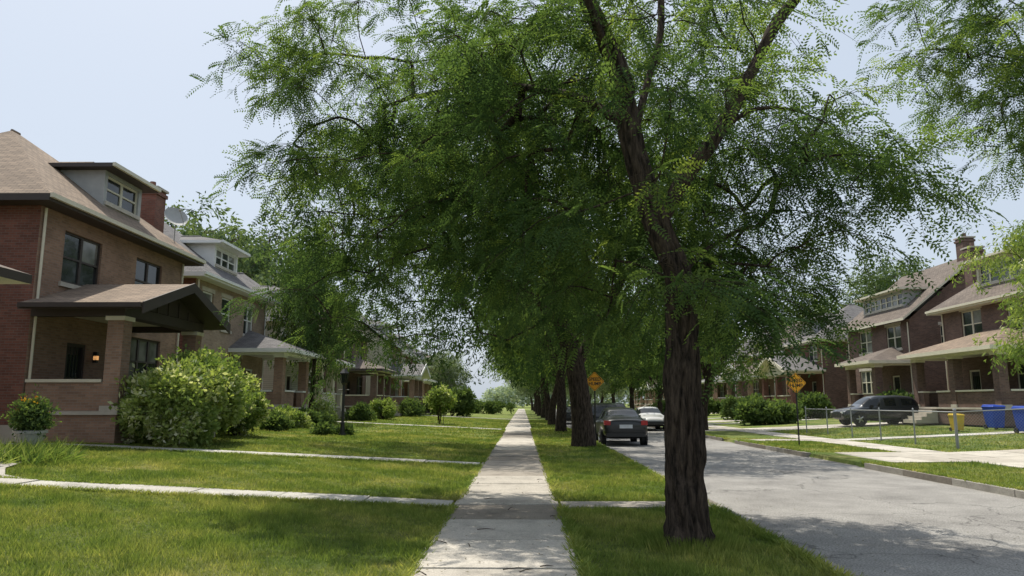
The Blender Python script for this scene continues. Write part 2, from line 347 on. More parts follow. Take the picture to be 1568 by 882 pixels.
def place(templates,pos,fwd,roll,scale,basevar):
    out=[];var=[]; n=len(pos); which=RNG.integers(0,len(templates),n); R=rotmats(fwd,roll)
    for ti,t in enumerate(templates):
        k=which==ti
        if not k.any(): continue
        P=np.einsum('nij,vj->nvi',R[k],t)*scale[k][:,None,None]+pos[k][:,None,:]
        nq=len(t)//4; out.append(P.reshape(-1,3)); var.append(np.clip(np.repeat(basevar[k],nq)+RNG.normal(0,.05,k.sum()*nq),0,1))
    return np.concatenate(out),np.concatenate(var)
T_NEAR=[sprig_compound(i) for i in range(6)]
T_MID=[sprig_simple(20+i,12,.36,.17,.05,.8) for i in range(5)]
T_FAR=[sprig_simple(40+i,9,.5,.26,.10,.6) for i in range(4)]
T_BUSH=[sprig_simple(60+i,8,.18,.115,.065,.0) for i in range(4)]
T_BIG=[sprig_simple(80+i,8,1.3,.75,.5,.2) for i in range(4)]

def tube(mb,pts,rad,sides,bark=0,cap=True):
    P=np.array(pts,float); n=len(P); t=np.gradient(P,axis=0); t/=np.maximum(np.linalg.norm(t,axis=1,keepdims=True),1e-6)
    ref=np.array([1.0,0,0]) if abs(t[0][0])<.8 else np.array([0,1.0,0]); i0=len(mb.v)
    a=ref-t[0]*ref.dot(t[0]); a/=np.linalg.norm(a)
    th=np.linspace(0,2*np.pi,sides,endpoint=False); ct=np.cos(th);st=np.sin(th)
    for i in range(n):
        a=a-t[i]*a.dot(t[i]); a/=np.linalg.norm(a); b=np.cross(t[i],a)
        rr=np.full(sides,rad[i])
        if bark:
            for k in range(sides):
                x,y,z=ct[k]*rad[i],st[k]*rad[i],P[i][2]
                r1=abs(noise.noise(Vector((x*11,y*11,z*1.3)))); r2=abs(noise.noise(Vector((x*26+5,y*26,z*4.0))))
                r3=noise.noise(Vector((x*3,y*3,z*.7+9)))
                rr[k]+= bark*(min(r1*3.2,1)*.075-.045+min(r2*2.5,1)*.02+r3*.04)*(rad[i]/.25)
                if z<.35: rr[k]+= (1-max(z,0)/.35)**2*.08*(1+.9*math.sin(th[k]*5+1.3)+.4*math.sin(th[k]*3))*bark
        ring=P[i]+np.outer(ct*rr,a)+np.outer(st*rr,b); mb.v+= [tuple(q) for q in ring]
    for i in range(n-1):
        for k in range(sides):
            k2=(k+1)%sides; mb.f.append((i0+i*sides+k,i0+i*sides+k2,i0+(i+1)*sides+k2,i0+(i+1)*sides+k)); mb.m.append(0); mb.var.append(.5)
def catmull(pts,rad,step):
    P=[np.array(p,float) for p in pts]; P=[2*P[0]-P[1]]+P+[2*P[-1]-P[-2]]; o=[];r=[]
    for i in range(1,len(P)-2):
        n=max(2,int(np.linalg.norm(P[i+1]-P[i])/step))
        for k in range(n):
            t=k/n; o.append(.5*((2*P[i])+(-P[i-1]+P[i+1])*t+(2*P[i-1]-5*P[i]+4*P[i+1]-P[i+2])*t*t+(-P[i-1]+3*P[i]-3*P[i+1]+P[i+2])*t**3)); r.append(rad[i-1]*(1-t)+rad[i]*t)
    o.append(P[-2]); r.append(rad[-1]); return np.array(o),np.array(r)
def padcloud(ells,n,mind,reject=None,shell=.5,rg=None):
    out=[];tries=0; tot=sum(e[2] for e in ells)
    while len(out)<n and tries<n*60:
        tries+=1; q=rg.random()*tot
        for e in ells:
            q-=e[2]
            if q<=0: break
        d=rg.normal(0,1,3); d/=np.linalg.norm(d); p=np.array(e[0])+d*np.array(e[1])*rg.random()**shell
        if reject is not None and reject(p): continue
        if out and np.min(np.linalg.norm(np.array(out)-p,axis=1))<mind: continue
        out.append(p)
    return np.array(out)
def tree_meshes(name,trunks,pads,padr,nspr,templ,leafm,seed,barkdetail=0,sides=10,twigs=5,sscale=1.,startz=2.2,tiprad=.010,flat=.6,dens_var=.45,hang=.4):
    rg=np.random.default_rng(seed); mb=MB(); nodes=[];par=[];cnt=[]
    for ti,(pts,rad) in enumerate(trunks):
        step=.035 if barkdetail and ti==0 else (.06 if barkdetail else .4)
        o,r=catmull(pts,rad,step); sd=(80 if ti==0 else 32) if barkdetail else sides
        tube(mb,o,r,sd,barkdetail if ti<3 else barkdetail*.5)
        idx=range(0,len(o),max(1,int(.3/step)))
        for i in idx:
            if o[i][2]>startz: nodes.append(o[i]);par.append(-1);cnt.append(0)
    base=nodes[0].copy(); order=np.argsort([np.min(np.linalg.norm(np.array(nodes)-p,axis=1)) for p in pads])
    chains=[]
    for pi in order:
        c=pads[pi]; NA=np.array(nodes); D=np.linalg.norm(NA-c,axis=1)+np.maximum(0,NA[:,2]-c[2]-.2)*.5; j=int(np.argmin(D))
        p0=nodes[j]; Ln=np.linalg.norm(c-p0); mid=p0*.5+c*.5+np.array([0,0,.16*Ln])+rg.normal(0,.10*Ln,3); K=max(3,int(Ln/.35)); ch=[j]; pr=j
        for k in range(1,K+1):
            t=k/K; q=p0*(1-t)**2+2*mid*t*(1-t)+c*t*t+rg.normal(0,.02*Ln/K*3,3)*(k<K)
            nodes.append(q);par.append(pr);cnt.append(0); pr=len(nodes)-1; ch.append(pr)
        chains.append(ch)
        q=pr
        while q!=-1: cnt[q]+=1; q=par[q]
    for ch in chains:
        rr=[tiprad*max(cnt[i],1)**.5 for i in ch]; rr[0]=rr[1]*1.15 if len(rr)>1 else rr[0]
        rr=[max(x,tiprad*.6) for x in rr]
        tube(mb,[nodes[i] for i in ch],rr,6 if max(rr)<.03 else 8)
    pos=[];fw=[];bv=[]
    for c in pads:
        pv=rg.uniform(.15,.78); r=padr*rg.uniform(.75,1.25); nn=int(nspr*rg.uniform(1-dens_var,1+dens_var))
        dirs=rg.normal(0,1,(twigs,3)); dirs[:,2]*=flat; dirs/=np.linalg.norm(dirs,axis=1,keepdims=True)
        out=c-np.array([base[0],base[1],c[2]]); out=out/max(np.linalg.norm(out),.1); dirs+=out*.5
        for d in dirs:
            pp=[c+d*r*t+np.array([0,0,-hang*r*t*t]) for t in (0,.35,.7,1.)]
            tube(mb,pp,[tiprad*.6,tiprad*.5,tiprad*.4,tiprad*.2],3)
            m=max(1,nn//twigs); t=rg.random(m)**.7
            P=c+d*r*t[:,None]+np.stack([np.zeros(m),np.zeros(m),-hang*r*t*t],1)+rg.normal(0,.07*r,(m,3)); pos.append(P)
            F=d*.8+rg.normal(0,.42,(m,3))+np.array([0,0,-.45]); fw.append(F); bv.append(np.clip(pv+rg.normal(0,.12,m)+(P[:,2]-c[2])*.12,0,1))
    pos=np.concatenate(pos);fw=np.concatenate(fw);bv=np.concatenate(bv)
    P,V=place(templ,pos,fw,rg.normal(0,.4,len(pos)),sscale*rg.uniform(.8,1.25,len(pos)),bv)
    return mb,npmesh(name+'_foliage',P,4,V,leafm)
def put_tree(name,mbt,fol,loc=(0,0,0),rz=0,sc=1,smooth=True,om=None):
    e=empty(name,loc,rz,sc)
    if isinstance(mbt,MB): o=mbt.build('trunk_and_limbs',[M['bark']],e,smooth)
    else: o=link('trunk_and_limbs',mbt,e)
    f=link('foliage',fol,e)
    if om: f.material_slots[0].link='OBJECT'; f.material_slots[0].material=om
    return o.data

# ---- foreground honey locust
tr1=[([(1.9,8.67,-.1),(1.9,8.67,.25),(1.89,8.67,1.0),(1.88,8.67,1.8),(1.91,8.67,2.6),(1.86,8.67,3.15),(1.58,8.67,3.95),(1.37,8.7,4.77),(1.24,8.75,5.7),(.88,8.9,6.8),(.6,9.1,8.2),(.5,9.3,10)],
      [.25,.215,.195,.185,.172,.162,.15,.122,.115,.10,.08,.03]),
     ([(1.68,8.67,3.75),(1.95,8.6,4.25),(2.4,8.6,4.86),(2.72,8.65,5.4),(3.2,8.7,6.3),(3.7,8.8,7.0),(4.3,9,8.2)],[.08,.09,.08,.075,.065,.055,.03]),
     ([(1.4,8.7,4.9),(1.62,8.9,5.7),(1.85,9.1,6.5),(1.95,9.4,8),(2.2,9.6,9.5)],[.04,.042,.04,.035,.02]),
     ([(1.33,8.7,5.0),(.7,9.4,5.7),(-.4,10.8,6.5),(-1.6,12.2,7.0),(-2.6,13.2,7.2)],[.06,.06,.05,.04,.03]),
     ([(1.25,8.7,5.3),(.9,8.2,6.1),(.3,7.2,7),(-.3,6.2,7.6)],[.05,.045,.035,.02]),
     ([(2.45,8.6,4.92),(2.85,8.55,5.15),(3.3,8.5,5.12),(3.7,8.5,4.95)],[.03,.024,.017,.009]),
     ([(1.9,8.67,2.9),(2.2,9.3,3.4),(2.9,9.8,3.9),(3.4,10.2,4.1)],[.045,.035,.028,.015])]
rgr=np.random.default_rng(55)
def shade_thin(p,pr=.55):
    sx=p[0]+.244*p[2]; sy=p[1]-.42*p[2]
    return -2.2<sx<.8 and 5.5<sy<11.3 and rgr.random()<pr
def rej1(p):
    x,y,z=p; u=x/y; s=(z-1.6)/y
    if z<2.75 or y<6.0: return True
    if y<9.0 and abs(u-.19)<.07 and z<6.0: return rgr.random()<.9
    if y<8.3 and z<4.6: return True
    if s>.60: return rgr.random()<.95
    if u>.46: return True
    if u>.35 and (s<.20 or s>.44): return True
    if u<-.42+ (.60-s)*.30 and s<.60: return True
    if -.17<u<-.02 and s<.13: return rgr.random()<.75
    return shade_thin(p)
rg=np.random.default_rng(5)
pads1=padcloud([((1.6,9.9,6.2),(3.1,3.4,3.2),3.2),((-1.6,12.6,6.6),(3.4,2.4,3.2),2.0),((2.2,10.5,4.0),(2.2,2.0,1.4),.9),((3.3,9.4,4.5),(1.2,1.2,1.5),.4),((-2.6,12.9,4.6),(1.4,1.4,1.9),.5),((-.2,11.8,4.8),(2.2,2,1.3),.5)],215,.68,rej1,.5,rg)
ex=np.array([(4.3,8.6,4.55),(4.6,8.5,4.35),(4.0,8.7,4.2),(3.6,9.3,3.6),(3.4,9.6,3.0),(2.9,9.6,2.9),(3.6,8.9,4.6),(-4.2,12.8,6.3),(-4.8,13,7.9),(-5.2,13,8.3),(-3.9,12.9,3.6),(-3.4,12.9,3.1),(2.0,8.1,2.85),(1.6,8.3,3.2),(2.3,8.4,3.0)])
pads1=np.concatenate([pads1,ex])
mbt,fol=tree_meshes('locust_near',tr1,pads1,.74,48,T_NEAR,M['leaf'],3,barkdetail=1,twigs=7,tiprad=.0085,sscale=1.08,hang=.55)
put_tree('honey_locust_tree',mbt,fol)
print('near tree',len(pads1),time.time()-T0)

# ---- second locust
tr2=[([(2.3,28,-.1),(2.28,28,.6),(2.2,28,1.6),(2.0,28,3.0),(1.5,28,4.6),(1.0,28,6.3),(.4,27.8,8),(0,27.5,10),(-.2,27.3,12.5)],[.50,.43,.39,.36,.28,.25,.2,.13,.05]),
     ([(2.05,28,2.9),(2.8,28.2,4.4),(3.8,28.3,6.2),(4.8,28.4,8.2),(5.4,28.3,10.5)],[.2,.2,.17,.12,.04]),
     ([(1.6,28,4.4),(.2,26.8,5.6),(-1.8,25.6,6.6),(-4.2,24.8,7.2),(-6,24.5,7.3)],[.16,.15,.12,.08,.04]),
     ([(1.1,28,6.0),(1.8,26.5,7.5),(2.4,24.8,9),(3,23,10)],[.15,.13,.1,.04]),
     ([(.6,27.8,7.6),(-1.5,28.5,9),(-3.6,29,10.5),(-5,29,12)],[.13,.11,.08,.03])]
def rej2(p): return p[2]<3.8 or (p[2]<5.2 and rgr.random()<.6) or p[0]/p[1]<-.31 or (p[0]<-3.5 and p[2]<6.5 and rgr.random()<.7)
pads2=padcloud([((-1.2,27,8.8),(7.6,5.0,6.0),3),((2.8,27,8.5),(4.6,5,6),1.2)],225,1.2,rej2,.45,rg)
mbt,fol=tree_meshes('locust_mid',tr2,pads2,1.15,44,T_MID,M['leaf'],4,sides=16,twigs=7,tiprad=.014,sscale=1.0,hang=.5)
put_tree('honey_locust_tree',mbt,fol)

# ---- shared street-tree variants
variants=[]
for k in range(3):
    r3=np.random.default_rng(100+k); lx=r3.uniform(-.6,.6)
    tr=[([(0,0,-.1),(0,0,.5),(lx*.3,0,1.8),(lx,.2,3.4),(lx*1.6,.2,5.5),(lx*1.8,0,8),(lx*2,0,11)],[.38,.32,.28,.25,.2,.13,.04])]
    for i in range(4):
        a=i*1.57+r3.uniform(-.4,.4); z=2.9+i*.5
        tr.append(([(lx*.8,.1,z),(lx+math.cos(a)*1.3,math.sin(a)*1.3,z+1.6),(lx+math.cos(a)*3,math.sin(a)*3,z+3.2),(lx+math.cos(a)*4.4,math.sin(a)*4.4,z+4.6)],[.15,.13,.09,.03]))
    pads=padcloud([((lx,0,8.0),(5.2,5.2,4.6),1)],112,1.15,lambda p:p[2]<4.0,.4,r3)
    mbt,fol=tree_meshes('street_tree',tr,pads,1.15,24,T_FAR,M['leaf'],50+k,sides=9,twigs=5,tiprad=.018)
    variants.append([mbt,fol])
def street(k,loc,rz,sc,name='honey_locust_tree'):
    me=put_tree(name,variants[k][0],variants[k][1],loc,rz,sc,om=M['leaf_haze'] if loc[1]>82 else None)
    variants[k][0]=me
i=0
for y in (42,55,68,81,94,108,123,140,160): street(i%3,(2.25+random.uniform(-.2,.2),y,0),random.uniform(0,6.28),random.uniform(.9,1.05)); i+=1
for y in (44,58,72,87,102,120,140,160): street(i%3,(10.7,y,0),random.uniform(0,6.28),random.uniform(.72,.9)); i+=1
# tree hanging in from the right
r3=np.random.default_rng(77)
def rejr(p):
    u=p[0]/p[1]; s=(p[2]-1.6)/p[1]
    if s>.66 and rgr.random()<.75: return True
    return u<.565 or s<.33+max(0,(.68-u))*1.1
pads=padcloud([((10.6,13.4,8.6),(3.0,2.6,2.6),2)],58,.62,rejr,.6,r3)
tr=[([(13.4,13.9,-.1),(13.4,13.9,.6),(13.3,13.9,2.2),(13.0,13.9,4),(12.4,13.7,6),(11.6,13.5,8),(11,13.4,10.5)],[.36,.30,.27,.24,.2,.13,.04]),
    ([(13.1,13.9,3.6),(12.2,13.6,5.6),(10.9,13.3,7.6),(9.8,13.1,8.8)],[.14,.12,.08,.03]),([(12.9,13.9,4.4),(14,14.4,6.4),(14.6,14.8,8.4)],[.15,.12,.04])]
mbt,fol=tree_meshes('locust_right',tr,np.concatenate([pads,padcloud([((14.6,14.8,9),(2,2,2),1)],24,.6,None,.5,r3)]),.78,40,T_NEAR,M['leaf'],8,sides=14,twigs=6,tiprad=.009,sscale=1.3,hang=.6)
put_tree('honey_locust_tree',mbt,fol)
pads=padcloud([((16.8,21.6,5.1),(2.6,2.4,2.8),1)],84,.55,None,.45,r3)
tr=[([(17.2,22,0),(17.2,22,.6),(17.1,22,2),(17,22,4),(16.9,22,6.5)],[.2,.16,.14,.1,.04])]
mbt,fol=tree_meshes('yard_tree_right',tr,pads,.75,36,T_MID,M['leaf_bright'],9,sides=10,twigs=6,tiprad=.01,sscale=.9,startz=1.5)
put_tree('yard_tree',mbt,fol)
print('trees',time.time()-T0)

# broadleaf variants
bv=[]
for k in range(2):
    r3=np.random.default_rng(200+k)
    tr=[([(0,0,-.1),(0,0,1),(.1,0,2.5),(.2,.1,4.5),(0,.2,8)],[.28,.22,.2,.16,.05])]
    pads=padcloud([((0,0,6.4),(3.8,3.8,4.0),1)],115,.85,None,.4,r3)
    mbt,fol=tree_meshes('yard_tree',tr,pads,.95,24,T_FAR,M['leaf_broad'],60+k,sides=8,twigs=5,tiprad=.016,flat=.8)
    bv.append([mbt,fol])
def yard(k,loc,sc,name='yard_tree'):
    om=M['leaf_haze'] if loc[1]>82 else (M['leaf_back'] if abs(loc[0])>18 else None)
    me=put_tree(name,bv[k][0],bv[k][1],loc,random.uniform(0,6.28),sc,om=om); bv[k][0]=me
for x,y,s in ((-28,38,1.35),(-27,57,1.65),(-25,68,1.75),(-34,72,1.5),(-12.6,44,(.58,.58,1.1)),(-27,86,1.6),(-11,102,.8),(-32,24,1.15),(-28,104,1.5),(37,72,1.5),(45,84,1.5),(38,96,1.4),(24,100,1.1),(30,118,1.3)):
    yard(random.randint(0,1),(x,y,gh(x)),s)
r3=np.random.default_rng(9)
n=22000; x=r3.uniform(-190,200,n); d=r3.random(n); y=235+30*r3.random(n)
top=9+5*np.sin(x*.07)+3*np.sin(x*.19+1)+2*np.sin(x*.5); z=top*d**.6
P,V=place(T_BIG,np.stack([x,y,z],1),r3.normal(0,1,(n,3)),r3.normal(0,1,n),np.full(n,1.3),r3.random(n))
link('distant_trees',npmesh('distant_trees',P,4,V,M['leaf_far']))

# ------------------------------------------------------------ shrubs
def shrub(name,c,rad,n,mat,seed,templ=T_BUSH,lumps=34,sc=1.,lr=.33):
    rg=np.random.default_rng(seed); c=np.array(c,float); rad=np.array(rad,float); L0=[]
    for i in range(lumps):
        d=rg.normal(0,1,3); d[2]=abs(d[2])*rg.choice([1,1,-.6]); d/=np.linalg.norm(d); L0.append(c+d*rad*rg.uniform(.35,.95))
    L0=np.array(L0); k=rg.integers(0,lumps,n); d=rg.normal(0,1,(n,3)); d/=np.linalg.norm(d,axis=1,keepdims=True)
    lrr=np.min(rad)*rg.uniform(.4,1.2,lumps)*(lr/.33)*.42
    rr=rg.random(n)**.45*np.where(rg.random(n)<.22,1.5,1.)
    P=L0[k]+d*(lrr[k]*rr)[:,None]; gz=gh(c[0])
    keep=P[:,2]>gz+.04; P=P[keep];d=d[keep];k=k[keep]
    f=d+rg.normal(0,.5,d.shape)+np.array([0,0,.5]); lv=rg.uniform(.15,.8,lumps)
    Q,V=place(templ,P,f,rg.normal(0,1,len(P)),sc*rg.uniform(.7,1.5,len(P)),np.clip(lv[k]+rg.normal(0,.16,len(P))+.1,0,1))
    e=empty(name); link('leaves',npmesh('leaves',Q,4,V,mat),e); mb=MB()
    for i in range(min(lumps,16)): tube(mb,[(c[0]+rg.normal(0,.1),c[1]+rg.normal(0,.1),gz-.03),tuple((c*.4+L0[i]*.6)),tuple(L0[i])],[.02,.014,.006],5)
    mb.build('stems',[M['bark']],e,True)
shrub('shrub',(-10.0,20.9,1.3),(1.2,1.05,1.2),5200,M['leaf_bright'],1)
shrub('shrub',(-9.9,23.0,1.5),(1.25,1.6,1.4),6400,M['leaf_bright'],2,lumps=44)
shrub('shrub',(-10.4,26.8,1.3),(.85,1.3,1.15),3600,M['leaf_bright'],3)
for i,(x,y,r,h) in enumerate(((-11.5,29,.7,.7),(-10.6,31.6,.5,.35),(-10.9,34.8,.8,.6),(-10.8,38,.8,.5),(-11.2,41.5,.7,.7),(-10.8,49,.8,.7),(-10.2,54,1.0,.9),(-10,66,1.3,1.1),(-9.5,78,1.3,1.2))):
    shrub('shrub',(x,y,gh(x)+h*.55),(r,r,h*.8),1200,M['leaf_broad'] if i%2 else M['leaf_bright'],10+i,lumps=18)
for i,(x,y,rx,ry,h) in enumerate(((-7.2,76,2.6,1.3,2.4),(-5,98,4.5,1,1.3),(17,52,2,1,1.3),(19,63,2.5,1,1.5),(14.8,70,2.5,1.2,1.4),(19,80,3,1.2,1.6),(24,47.5,1.1,.9,1.3),(23,59,1,1.2,1.4))):
    shrub('hedge',(x,y,gh(x)+h*.5),(rx,ry,h*.6),1600,M['leaf_broad'],30+i,sc=1.8,lumps=30)
shrub('topiary_bush',(-5.6,50,1.75),(.75,.75,.85),700,M['leaf_bright'],50,sc=1.4,lumps=12)
shrub('flower_bed',(-7.35,31,.34),(.5,.4,.12),260,M['leaf_broad'],51,lumps=9); shrub('flower_bed',(-8.1,30,.38),(.4,.35,.18),240,M['leaf_broad'],52,lumps=8)
# ------------------------------------------------------------ houses
def house(name,s,xf,y0,Lb,D,ze=6.95,k=.77,wall='brick_tan',side='brick_red',roof='roof_tan',trim='trim_dark',ov=.6,porch=(0,5.1,'gable'),dorm=(4.0,6.5),
          chim=None,rtype='hip',win2=((1.2,3.2),(5.4,7.3)),win1=((5.4,7.6),),door=2.3,pcol='brick_tan',ctop='trim_cream',proof=None,pd=2.7,dwall='trim_grey',lamp=False,ch=10.0,dh=1.2):
    z0=gh(xf); e=empty(name,(xf,y0+Lb/2,z0)); OFF=Vector((xf,y0+Lb/2,z0))
    mats=[M[wall],M[side],M[roof],M[trim],M['glass'],M['stone'],M['black'],M[pcol],M[ctop],M['blind'],M['darkdoor'],M[dwall],M['glow'],M[proof or roof]]
    O=(xf,y0,z0);U=(0,1,0);Nn=(s,0,0)
    def fin(mb,nm):
        mb.v=[(a-OFF[0],b-OFF[1],c-OFF[2]) for a,b,c in mb.v]; mb.build(nm,mats,e)
    W=MB();WN=MB()
    def wallop(O,U,Nn,Wd,H,ops,m,z_start=0):
        us=sorted({0,Wd}|{o[0] for o in ops}|{o[1] for o in ops}); vs=sorted({z_start,H}|{o[2] for o in ops}|{o[3] for o in ops})
        f=lambda u,v,n=0:(O[0]+U[0]*u+Nn[0]*n,O[1]+U[1]*u+Nn[1]*n,O[2]+v)
        for i in range(len(us)-1):
            for j in range(len(vs)-1):
                cu=(us[i]+us[i+1])/2;cv=(vs[j]+vs[j+1])/2
                if any(o[0]<cu<o[1] and o[2]<cv<o[3] for o in ops): continue
                W.poly([f(us[i],vs[j]),f(us[i+1],vs[j]),f(us[i+1],vs[j+1]),f(us[i],vs[j+1])],m)
        for (a,b,c,d,kind) in ops:
            r=-.16
            W.poly([f(a,c),f(a,c,r),f(a,d,r),f(a,d)],m);W.poly([f(b,c),f(b,c,r),f(b,d,r),f(b,d)],m);W.poly([f(a,d),f(b,d),f(b,d,r),f(a,d,r)],m);W.poly([f(a,c),f(b,c),f(b,c,r),f(a,c,r)],5)
            if kind=='win':
                n=max(1,round((b-a)/.85)); w=(b-a)/n
                WN.obox(O,U,Nn,a-.1,b+.1,c-.14,c-.002,-.05,.07,5)
                if H>3 and d-c>1 and trim!='trim_dark': WN.obox(O,U,Nn,a-.12,b+.12,d+.002,d+.2,-.05,.015,5)
                for i in range(n):
                    p=a+w*i;q=p+w; mid=(c+d)/2
                    for (x0,x1,v0,v1) in ((p,p+.06,c,d),(q-.06,q,c,d),(p+.06,q-.06,c,c+.07),(p+.06,q-.06,d-.07,d),(p+.06,q-.06,mid-.03,mid+.03)): WN.obox(O,U,Nn,x0,x1,v0,v1,-.13,-.07,3 if trim=='trim_dark' and H>3 else 8)
                    bl=random.random()
                    WN.poly([f(p,c,-.115),f(q,c,-.115),f(q,mid,-.115),f(p,mid,-.115)],9 if bl<.15 else 4); WN.poly([f(p,mid,-.112),f(q,mid,-.112),f(q,d,-.112),f(p,d,-.112)],9 if bl<.4 else 4)
            else:
                WN.obox(O,U,Nn,a,b,c,d,-.155,-.11,10)
                for (x0,x1,v0,v1) in ((a,a+.09,c,d),(b-.09,b,c,d),(a+.09,b-.09,d-.09,d)): WN.obox(O,U,Nn,x0,x1,v0,v1,-.108,-.03,3)
                for i in range(5):
                    x=a+.17+i*(b-a-.34)/4; WN.obox(O,U,Nn,x-.01,x+.01,c+.1,d-.12,-.09,-.07,6)
                WN.obox(O,U,Nn,a+.2,b-.2,c+1.1,d-.35,-.105,-.1,4)
    ops=[(a,b,4.75,6.35,'win') for a,b in win2]+[(a,b,1.75,3.45,'win') for a,b in win1]+([(door-.5,door+.5,.8,2.95,'door')] if door else [])
    wallop(O,U,Nn,Lb,ze,ops,0)
    sops=[(2.,3.1,4.75,6.2,'win'),(5.6,6.7,4.75,6.2,'win'),(3,4.2,1.8,3.3,'win')]
    wallop(O,(-s,0,0),(0,-1,0),D,ze,sops,1); wallop((xf,y0+Lb,z0),(-s,0,0),(0,1,0),D,ze,[],1); wallop((xf-s*D,y0,z0),U,(-s,0,0),Lb,ze,[],1)
    W.obox(O,U,Nn,-.03,Lb+.03,0,.5,-D-.03,.03,5)
    WN.cyl((xf+s*.07,y0+.12,z0+.1),(xf+s*.07,y0+.12,z0+ze-.2),.04,.04,8,8)
    WN.cyl((xf+s*.07,y0+Lb-.12,z0+.1),(xf+s*.07,y0+Lb-.12,z0+ze-.2),.04,.04,8,8)
    R=MB(); F=lambda a,b,z:(xf+s*a,y0+b,z0+z)
    def hip(a0,a1,b0,b1,z,k,m=2,th=.2):
        w=a1-a0;l=b1-b0;t=min(w,l)/2; h=t*k
        if l>=w: r0=((a0+a1)/2,b0+t);r1=((a0+a1)/2,b1-t)
        else: r0=(a0+t,(b0+b1)/2);r1=(a1-t,(b0+b1)/2)
        A,B,C,Dd=F(a0,b0,z),F(a1,b0,z),F(a1,b1,z),F(a0,b1,z);R0=F(r0[0],r0[1],z+h);R1=F(r1[0],r1[1],z+h)
        if l>=w: R.poly([A,B,R0],m);R.poly([B,C,R1,R0],m);R.poly([C,Dd,R1],m);R.poly([Dd,A,R0,R1],m)
        else: R.poly([A,B,R1,R0],m);R.poly([B,C,R1],m);R.poly([C,Dd,R0,R1],m);R.poly([Dd,A,R0],m)
        b=[F(a0,b0,z-th),F(a1,b0,z-th),F(a1,b1,z-th),F(a0,b1,z-th)]; t4=[A,B,C,Dd]
        for i in range(4): R.poly([b[i],b[(i+1)%4],t4[(i+1)%4],t4[i]],3)
        R.poly(b,3)
        R.obox(O,U,Nn,b0+.02,b1-.02,z-.11,z+.02,a1+.003,a1+.10,8)
        R.cyl(R0,R1,.06,.06,6,m)
        return z+h
    if rtype=='hip': top=hip(-D-ov,ov,-ov,Lb+ov,ze+.05,k)
    else:
        am=-D/2; h=(D/2+ov)*k; zz=ze+.05
        for sg in (1,-1):
            ae=am+sg*(D/2+ov)
            p=[F(ae,-.4,zz),F(ae,Lb+.4,zz),F(am,Lb+.4,zz+h),F(am,-.4,zz+h)]; R.poly(p,2); R.poly([(a,b,c-.16) for a,b,c in p],3)
            for i in range(4): a=p[i];b=p[(i+1)%4]; R.poly([a,b,(b[0],b[1],b[2]-.16),(a[0],a[1],a[2]-.16)],8)
        for bb in (0,Lb): W.poly([F(0,bb,ze),F(-D,bb,ze),F(am,bb,zz+h-.5)],1)
        top=zz+h
    fin(R,'roof')
    R=MB()
    if dorm:
        d0,d1=dorm; af=-.6; zb=ze+.05+(ov-af)*k-.02; zt=zb+dh
        Od=(xf+s*af,y0+d0,z0+zb); wd=d1-d0
        W_=W;W=MB()
        wallop(Od,U,Nn,wd,dh,[(.2,wd-.2,.2,dh-.15,'win')],11)
        ln=3.6
        for bb in (d0,d1): W.poly([F(af,bb,zb-.3),F(af,bb,zt),F(af-ln,bb,zt),F(af-ln,bb,zb-.3)],11)
        fin(W,'dormer_walls'); W=W_
        hip(af-5.0,af+.45,d0-.4,d1+.4,zt+.12,.32,2,.14); fin(R,'dormer_roof')
    if chim:
        C=MB(); ca,cb=chim; C.obox(O,U,Nn,cb-.4,cb+.4,0,ch,ca-.4,ca+.4,1); C.obox(O,U,Nn,cb-.46,cb+.46,ch-.25,ch-.1,ca-.46,ca+.46,1);C.obox(O,U,Nn,cb-.48,cb+.48,ch+.003,ch+.1,ca-.48,ca+.48,5)
        C.cyl(F(ca,cb,ch+.1),F(ca,cb,ch+.4),.14,.12,10,1); fin(C,'chimney')
    if porch:
        p0,p1,pt=porch; R=MB(); fz=.78; zk=1.68; pe=3.75
        Q=lambda u0,u1,v0,v1,n0,n1,m: R.obox(O,U,Nn,u0,u1,v0,v1,n0,n1,m)
        Q(p0+.01,p1-.01,0,fz,.032,pd-.01,7); Q(p0-.05,p1+.05,fz+.002,fz+.1,.034,pd+.05,5)
        cw=.46; cs=[p0,p1-cw]
        if p1-p0>6: cs.append((p0+p1)/2-cw/2)
        st0=(p0+p1)/2-.2 if p1-p0<6 else p1-cw-1.9; st1=st0+1.4
        for c in cs:
            Q(c,c+cw,fz+.102,pe-.32,pd-cw,pd,7); Q(c-.05,c+cw+.05,pe-.32,pe-.2,pd-cw-.05,pd+.05,8); Q(c-.03,c+cw+.03,fz+.103,fz+.25,pd-cw-.03,pd+.03,5)
        Q(p0+.04,p0+.3,fz+.104,zk,.035,pd-cw-.004,7);Q(p1-.3,p1-.04,fz+.104,zk,.035,pd-cw-.004,7)
        Q(p0,p0+.36,zk+.002,zk+.09,.036,pd-cw-.06,8);Q(p1-.36,p1,zk+.002,zk+.09,.036,pd-cw-.06,8)
        segs=sorted(cs)
        for i in range(len(segs)-1):
            a=segs[i]+cw+.004;b=segs[i+1]-.004
            for (x0,x1) in ((a,min(b,st0)),(max(a,st1),b)):
                if x1-x0>.15: Q(x0,x1,fz+.104,zk,pd-.32,pd-.04,7); Q(x0-.001,x1+.001,zk+.002,zk+.09,pd-.38,pd+.02,8)
        for i in range(4): Q(st0,st1,0,fz-.18*i-.05,pd+.055+.3*i,pd+.352+.3*i,5)
        Q(p0-.05,p1+.05,pe-.198,pe+.1,pd-.4,pd+.03,3); Q(p0-.05,p0+.25,pe-.196,pe+.1,.035,pd-.402,3);Q(p1-.25,p1+.05,pe-.196,pe+.1,.035,pd-.402,3)
        Q(p0+.1,p1-.1,pe+.0,pe+.05,.035,pd-.41,8)
        o2=.5
